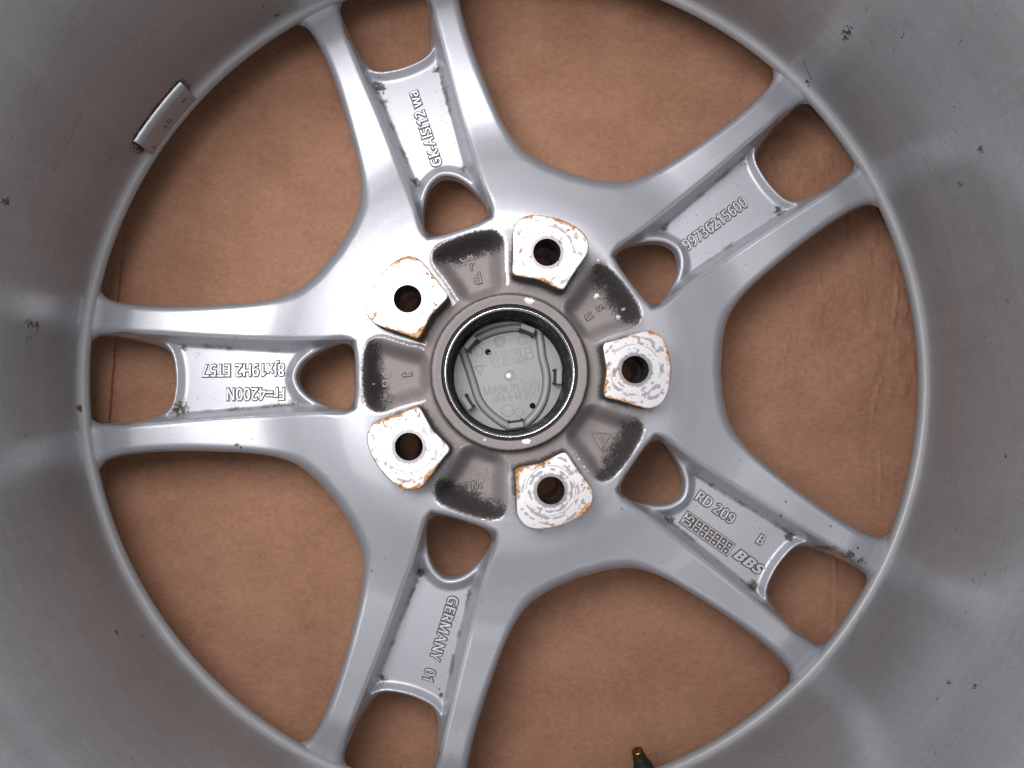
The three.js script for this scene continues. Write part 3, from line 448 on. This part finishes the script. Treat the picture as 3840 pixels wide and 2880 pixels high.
for (const [x, y] of [[572, 650], [1365, 435], [1795, 1110], [520, 1465], [1200, 1790]]) {
  const [cx, cy] = capPix(x, y, ZC + 5), a = Math.atan2(cy - 0.3, cx), ri = 28.6;
  const clip = add('clip', bake(new RoundedBoxGeometry(3.2, 8.6, 9, 2, 0.6).translate(ri, 0, ZC + 4.5).rotateZ(a)), capRib, cap);
  add('clip_spring', bake(mergeGeometries([new RoundedBoxGeometry(1.1, 6.4, 7, 1, 0.3).translate(ri - 2.2, 0, ZC + 4.2), new RoundedBoxGeometry(1.8, 1.3, 8, 1, 0.4).translate(ri - 2.5, 3.7, ZC + 4.3), new RoundedBoxGeometry(1.8, 1.3, 8, 1, 0.4).translate(ri - 2.5, -3.7, ZC + 4.3)]).rotateZ(a)), clipDark, clip);
}
const capInk = new THREE.MeshStandardMaterial({ color: new THREE.Color().setRGB(0.2, 0.216, 0.205), roughness: 0.5 });
const onCap = (str, x, y, size, width, deg = 9) => { const [a, b] = capPix(x, y); letters(str, { x: a, y: b, z: ZC - 0.1, size, width, rot: deg * Math.PI / 180, depth: 0.22, font: fontR, parent: cap, mat: capInk, dirt: null, bevel: 0.02 }); };
onCap('7L5.601149', 1050, 825, 3.1, 19.4); onCap('7L5.601149B', 1090, 930, 3.1, 20.8); onCap('Made in Italy', 1145, 1265, 4.0, 33); onCap('>PA 6-M 30<', 1175, 1390, 3.3, 25.5);
{ // moulding marks
  const ringAt = (x, y, r, w) => { const [a, b] = capPix(x, y); return new THREE.TorusGeometry(r, w, 6, 40).translate(a, b, ZC); };
  const barAt = (x0, y0, x1, y1, w) => { const [a, b] = capPix(x0, y0), [c, d] = capPix(x1, y1); return new THREE.TubeGeometry(new THREE.LineCurve3(new THREE.Vector3(a, b, ZC), new THREE.Vector3(c, d, ZC)), 1, w, 5); };
  const gs = [ringAt(980, 645, 3.1, 0.14), ringAt(980, 645, 1.6, 0.14), ringAt(700, 780, 2.4, 0.12), ringAt(1285, 630, 2.5, 0.12), ringAt(1085, 1570, 3.4, 0.14), ringAt(1240, 1590, 2.4, 0.12)];
  for (let i = 0; i < 12; i++) { const a = i / 12 * 6.283; gs.push(barAt(980 + 50 * Math.cos(a), 645 + 50 * Math.sin(a), 980 + 62 * Math.cos(a), 645 + 62 * Math.sin(a), 0.2)); }
  for (const b of [[1305, 735, 1390, 712], [1390, 712, 1432, 862], [1432, 862, 1345, 888], [1345, 888, 1305, 735], [1328, 808, 1412, 788], [640, 985, 755, 965], [755, 965, 722, 1095], [722, 1095, 640, 985]]) gs.push(barAt(...b, 0.17));
  add('moulding_mark', bake(mergeGeometries(gs)), capInk, cap);
  const [a, b] = capPix(1107, 1098); add('gate_ring', bake(new THREE.TorusGeometry(2.6, 0.55, 8, 40).scale(1, 1, 0.5).translate(a, b, ZC)), capRib, cap);
  add('gate_glare', bake(new THREE.SphereGeometry(1.5, 24, 12).scale(1, 1, 0.45).translate(a - 0.5, b - 0.2, ZC)), new THREE.MeshPhysicalMaterial({ color: 0xf2f2f2, roughness: 0.3, clearcoat: 1 }), cap, 'small moulding stub in the middle of the cap, coloured white for glare');  // white colour paints the lamp glare on the moulding gate
}

// ------------------------------------------------------------------ cast block on the rim, valve
{
  const [x0, y0] = at(505, 535, -14), [x1, y1] = at(668, 305, -14);
  const th0 = Math.atan2(y0, x0), th1 = Math.atan2(y1, x1), n = 24, P = [], I = [];
  const prof = [[231, -25.6], [229.7, -25.4], [228.6, -9.4], [228.7, -8], [229.3, -6.7], [230.6, -5.7], [233, -5.2]];     // radius and height across the block
  for (let i = 0; i <= n; i++) { const a = mix(th0, th1, i / n); for (const [r, z] of prof) P.push(r * Math.cos(a), r * Math.sin(a), z); }
  const m = prof.length; for (let i = 0; i < n; i++) for (let j = 0; j < m - 1; j++) { const a = i * m + j, b = a + m; I.push(a, a + 1, b, b, a + 1, b + 1); }
  for (const e of [0, n]) for (let j = 1; j < m - 1; j++) I.push(...(e ? [e * m, e * m + j, e * m + j + 1] : [0, j + 1, j]));
  let g = new THREE.BufferGeometry(); g.setAttribute('position', new THREE.Float32BufferAttribute(P, 3)); g.setIndex(I); g = toCreasedNormals(g, 0.5);
  const uv = []; for (let i = 0; i < g.attributes.position.count; i++) uv.push(g.attributes.position.getX(i) / 30, g.attributes.position.getY(i) / 30); g.setAttribute('uv', new THREE.Float32BufferAttribute(uv, 2));
  const block = add('cast_block', bake(g), new THREE.MeshPhysicalMaterial({ color: new THREE.Color().setRGB(0.22, 0.225, 0.235), roughness: 0.5, metalness: 0.15, clearcoat: 0.7, clearcoatRoughness: 0.15, side: THREE.DoubleSide }), wheel, 'small raised cast block with stamped marks at the rim edge');
  // marks stamped on its sloping face
  const onBlock = (str, f, s, size, turn) => { const a = mix(th0, th1, f), r = mix(229.7, 228.6, s), z = mix(-25.4, -9.4, s);
    const t = new TextGeometry(str, { font: fontR, size, depth: 0.25, curveSegments: 4 }); t.computeBoundingBox(); const b = t.boundingBox; t.translate(-(b.min.x + b.max.x) / 2, -size / 2, -0.05).rotateZ(turn);
    const e1 = new THREE.Vector3(-Math.sin(a), Math.cos(a), 0), e2 = new THREE.Vector3(-1.1 * Math.cos(a), -1.1 * Math.sin(a), 16).normalize(), e3 = e1.clone().cross(e2); if (e3.x * Math.cos(a) + e3.y * Math.sin(a) > 0) { e1.negate(); e3.negate(); }
    t.applyMatrix4(new THREE.Matrix4().makeBasis(e1, e2, e3).setPosition(r * Math.cos(a), r * Math.sin(a), z)); add('stamped_mark', bake(t), grimeMat, block); };
  onBlock('10', 0.47, 0.45, 4.6, 0.2); onBlock('z', 0.09, 0.3, 3.6, 0.2); onBlock('N', 0.86, 0.6, 3.4, 0.4);
  // black grime packed round its foot
  const R = rng(31), v = [];
  const crumb = (a, z, s) => { const r = barrelR(z) - 0.1; const p = []; for (let i = 0; i < 5; i++) { const q = i / 5 * 6.283, l = s * (0.5 + R()); p.push([a + Math.cos(q) * l / r, z + Math.sin(q) * l]); } const w = ([t, h], l) => [(barrelR(h) - l) * Math.cos(t), (barrelR(h) - l) * Math.sin(t), h]; for (let i = 0; i < 5; i++) v.push(...w([a, z], 0.45), ...w(p[i], 0.05), ...w(p[(i + 1) % 5], 0.05)); };
  const da = th1 - th0;
  for (let i = 0; i < 420; i++) { const q = R() ** 2.4; crumb(mix(th0, th1, R()), -5 + q * 3, 0.15 + 0.35 * R() * (1 - q)); }
  for (let i = 0; i < 130; i++) { const q = R() ** 2.2; crumb(th0 - Math.sign(da) * (q * 5 + 0.2) / 225, -21 + 16 * R(), 0.15 + 0.4 * R() * (1 - q)); }
  for (let i = 0; i < 80; i++) { const q = R() ** 2.4; crumb(th1 + Math.sign(da) * (q * 3.5 + 0.2) / 225, -21 + 16 * R(), 0.15 + 0.35 * R() * (1 - q)); }
  const cg = new THREE.BufferGeometry(); cg.setAttribute('position', new THREE.Float32BufferAttribute(v, 3)); cg.computeVertexNormals();
  add('grime', bake(cg), new THREE.MeshStandardMaterial({ color: new THREE.Color().setRGB(0.035, 0.03, 0.026), roughness: 0.95, side: THREE.DoubleSide }), block).userData.kind = 'stuff';
}
{ // valve stem: threaded brass end, black rubber body, reaching in from the rim in front of the spokes
  const zt = -45, tip = at(2388, 2812, zt), foot = at(2430, 2930, zt - 4), d = new THREE.Vector3(foot[0] - tip[0], foot[1] - tip[1], -4), L = d.length();
  const q = new THREE.Quaternion().setFromUnitVectors(new THREE.Vector3(0, 1, 0), d.clone().normalize());
  const set = (g) => bake(g.applyQuaternion(q).translate(tip[0], tip[1], zt));
  const V = (l) => l.map(([r, y]) => new THREE.Vector2(r, y));
  const valve = new THREE.Group(); valve.name = 'valve_stem'; wheel.add(valve); valve.userData.label = 'tyre valve with brass end and black rubber body';
  const thread = [[0, 0.6], [1.3, 0.5], [1.4, 0], [2.8, 0], [3.3, 0.5]]; for (let i = 0; i < 5; i++) thread.push([3.4, 0.9 + i * 0.8], [3.1, 1.3 + i * 0.8]); thread.push([3.35, 5], [3.35, 6]);
  add('threaded_end', set(new THREE.LatheGeometry(V(thread), 40)), new THREE.MeshStandardMaterial({ color: new THREE.Color().setRGB(0.26, 0.18, 0.08), roughness: 0.3, metalness: 1 }), valve);
  add('rubber_body', set(new THREE.LatheGeometry(V([[3.3, 4.6], [3.9, 4.8], [4.0, 7.2], [4.8, 8.8], [5.6, 11], [5.8, 16], [6.4, L], [0, L]]), 40)), new THREE.MeshStandardMaterial({ color: new THREE.Color().setRGB(0.012, 0.012, 0.012), roughness: 0.6 }), valve);
}

// ------------------------------------------------------------------ cardboard
const CS = 2048, CW = 700; const fibre = new Float32Array(CS * CS);
{ const R = rng(99); for (let i = 0; i < 9000; i++) { let x = R() * CS, y = R() * CS, a = R() * 6.283, l = 3 + 14 * R(), s = (R() < 0.62 ? 1 : -1.2) * (0.03 + 0.16 * R() ** 3); for (let k = 0; k < l; k++) { fibre[((y | 0) & (CS - 1)) * CS + ((x | 0) & (CS - 1))] += s; a += (R() - 0.5) * 0.4; x += Math.cos(a); y += Math.sin(a); } }
  for (let i = 0; i < 700; i++) { const x = R() * CS, y = R() * CS, s = 0.5 + R(); for (let b = -2; b <= 2; b++) for (let a = -2; a <= 2; a++) if (a * a + b * b < s * 2) fibre[((y + b | 0) & (CS - 1)) * CS + ((x + a | 0) & (CS - 1))] -= 0.15 + 0.2 * R(); } }
const cardMap = tex(CS, CS, (px, py) => { const x = px / CS * CW, y = py / CS * CW; const n = fbm(x / 26, y / 20, 501, 3), m = fbm(x / 2.4, y / 1.5, 505, 2), g = hash(px, py, 9), flute = 0.5 + 0.5 * Math.sin(x * 2 * Math.PI / 7.2);
  const v = 0.78 + 0.26 * n + 0.26 * (m - 0.5) + 0.12 * (g - 0.5) + 0.012 * flute + fibre[py * CS + px]; return [0.285 * v, 0.145 * v * (0.96 + 0.08 * n), 0.087 * v * (0.92 + 0.14 * n)]; });
const cardBump = tex(512, 512, (px, py) => { const v = 0.5 + 0.25 * (hash(px, py, 11) - 0.5) + 0.5 * (vn(px / 3, py / 2, 12) - 0.5); return [v, v, v]; }, false); cardBump.repeat.set(6, 6);
const card = new THREE.MeshStandardMaterial({ map: cardMap, roughness: 0.85, bumpMap: cardBump, bumpScale: 0.00015 });
function sheetUV(g) { const p = g.attributes.position, uv = []; for (let i = 0; i < p.count; i++) uv.push(p.getX(i) / (CW / 1000) + 0.5, -p.getZ(i) / (CW / 1000) + 0.5); g.setAttribute('uv', new THREE.Float32BufferAttribute(uv, 2)); return g; }
const KD = (PAD + CAM.z) / (62 + CAM.z), deeper = ([a, b]) => [CAM.x + (a - CAM.x) * KD, CAM.y + (b - CAM.y) * KD];
{ // main sheet with two pressed creases on the right
  const pts = (l) => l.map(deeper);
  const c1 = pts([[237, 75], [234.3, 47], [232.5, 32], [230, 8], [224.8, 3], [223.6, -4], [219.9, -15], [218, -30], [218.4, -38], [222, -44], [222.8, -56], [222.5, -75]]);
  const c2 = pts([[194, -98], [194.6, -112], [195.1, -125], [193.6, -144], [193, -158], [192, -190]]);
  const seg = (l, x, y) => { let b = 99; let sgn = 0; for (let i = 0; i + 1 < l.length; i++) { const [ax, ay] = l[i], ex = l[i + 1][0] - ax, ey = l[i + 1][1] - ay, t = Math.max(0, Math.min(1, ((x - ax) * ex + (y - ay) * ey) / (ex * ex + ey * ey))), dx = x - ax - t * ex, dy = y - ay - t * ey, q = Math.hypot(dx, dy); if (q < b) { b = q; sgn = dx > 0 ? 1 : -1; } } return b * sgn; };
  const height = (x, y) => { let h = 0.35 * (fbm(x / 60, y / 60, 601) - 0.5); if (x > 150) for (const l of [c1, c2]) { const s = seg(l, x, y); if (Math.abs(s) < 14) { h += 0.6 * Math.exp(-((s / 1.1) ** 2)) * (0.1 + 1.3 * sst(0.4, 0.65, fbm(y / 9, x / 9, 607))) - 0.22 * Math.exp(-(((s + 2.4) / 1.8) ** 2)); } } return h; };
  const xs = []; for (let x = -330; x < 160; x += 6) xs.push(x); for (let x = 160; x < 266; x += 0.5) xs.push(x); for (let x = 266; x <= 330; x += 6) xs.push(x);
  const ys = []; for (let y = -320; y <= 320; y += 2.5) ys.push(y);
  const P = [], I = []; for (const y of ys) for (const x of xs) P.push(x / 1000, height(x, y) / 1000, -y / 1000);
  const m = xs.length; for (let j = 0; j + 1 < ys.length; j++) for (let i = 0; i + 1 < m; i++) { const a = j * m + i; I.push(a, a + 1, a + m, a + m, a + 1, a + m + 1); }
  const g = new THREE.BufferGeometry(); g.setAttribute('position', new THREE.Float32BufferAttribute(P, 3)); g.setIndex(I); g.computeVertexNormals();
  const s = add('cardboard_sheet', sheetUV(g), card, scene); s.userData = { kind: 'structure', label: 'flat brown cardboard under the wheel, creased at the right', category: 'cardboard' };
}
{ // torn flap lying over the left side
  const edge = [[-226, 130], [-227.5, 100], [-227.6, 73], [-228.2, 58.6], [-229.3, 45], [-230.2, 22.4], [-230.4, 13], [-231.5, 0.3], [-232.4, -20], [-232.7, -26.5], [-233.3, -51.4], [-233.4, -62], [-235, -110], [-236, -160]].map(deeper);
  const R = rng(5), fine = []; for (let i = 0; i + 1 < edge.length; i++) for (let k = 0; k < 12; k++) { const t = k / 12; fine.push([mix(edge[i][0], edge[i + 1][0], t) + (R() - 0.5) * 0.5 + (fbm(i + t, 3, 9) - 0.5) * 1.4, mix(edge[i][1], edge[i + 1][1], t)]); }
  const s = new THREE.Shape([...fine, [-330, -160], [-330, 130]].map(([x, y]) => new THREE.Vector2(x, y)));
  const g = new THREE.ExtrudeGeometry(s, { depth: 2.6, bevelEnabled: true, bevelSize: 0.25, bevelThickness: 0.25, bevelSegments: 1 }); g.scale(0.001, 0.001, 0.001).rotateX(-Math.PI / 2).translate(0, 0.0009, 0);
  const m = add('cardboard_flap', sheetUV(g), card, scene); m.userData = { label: 'edge of a second brown cardboard layer showing through the left spokes', category: 'cardboard' };
}

renderer.render(scene, camera);
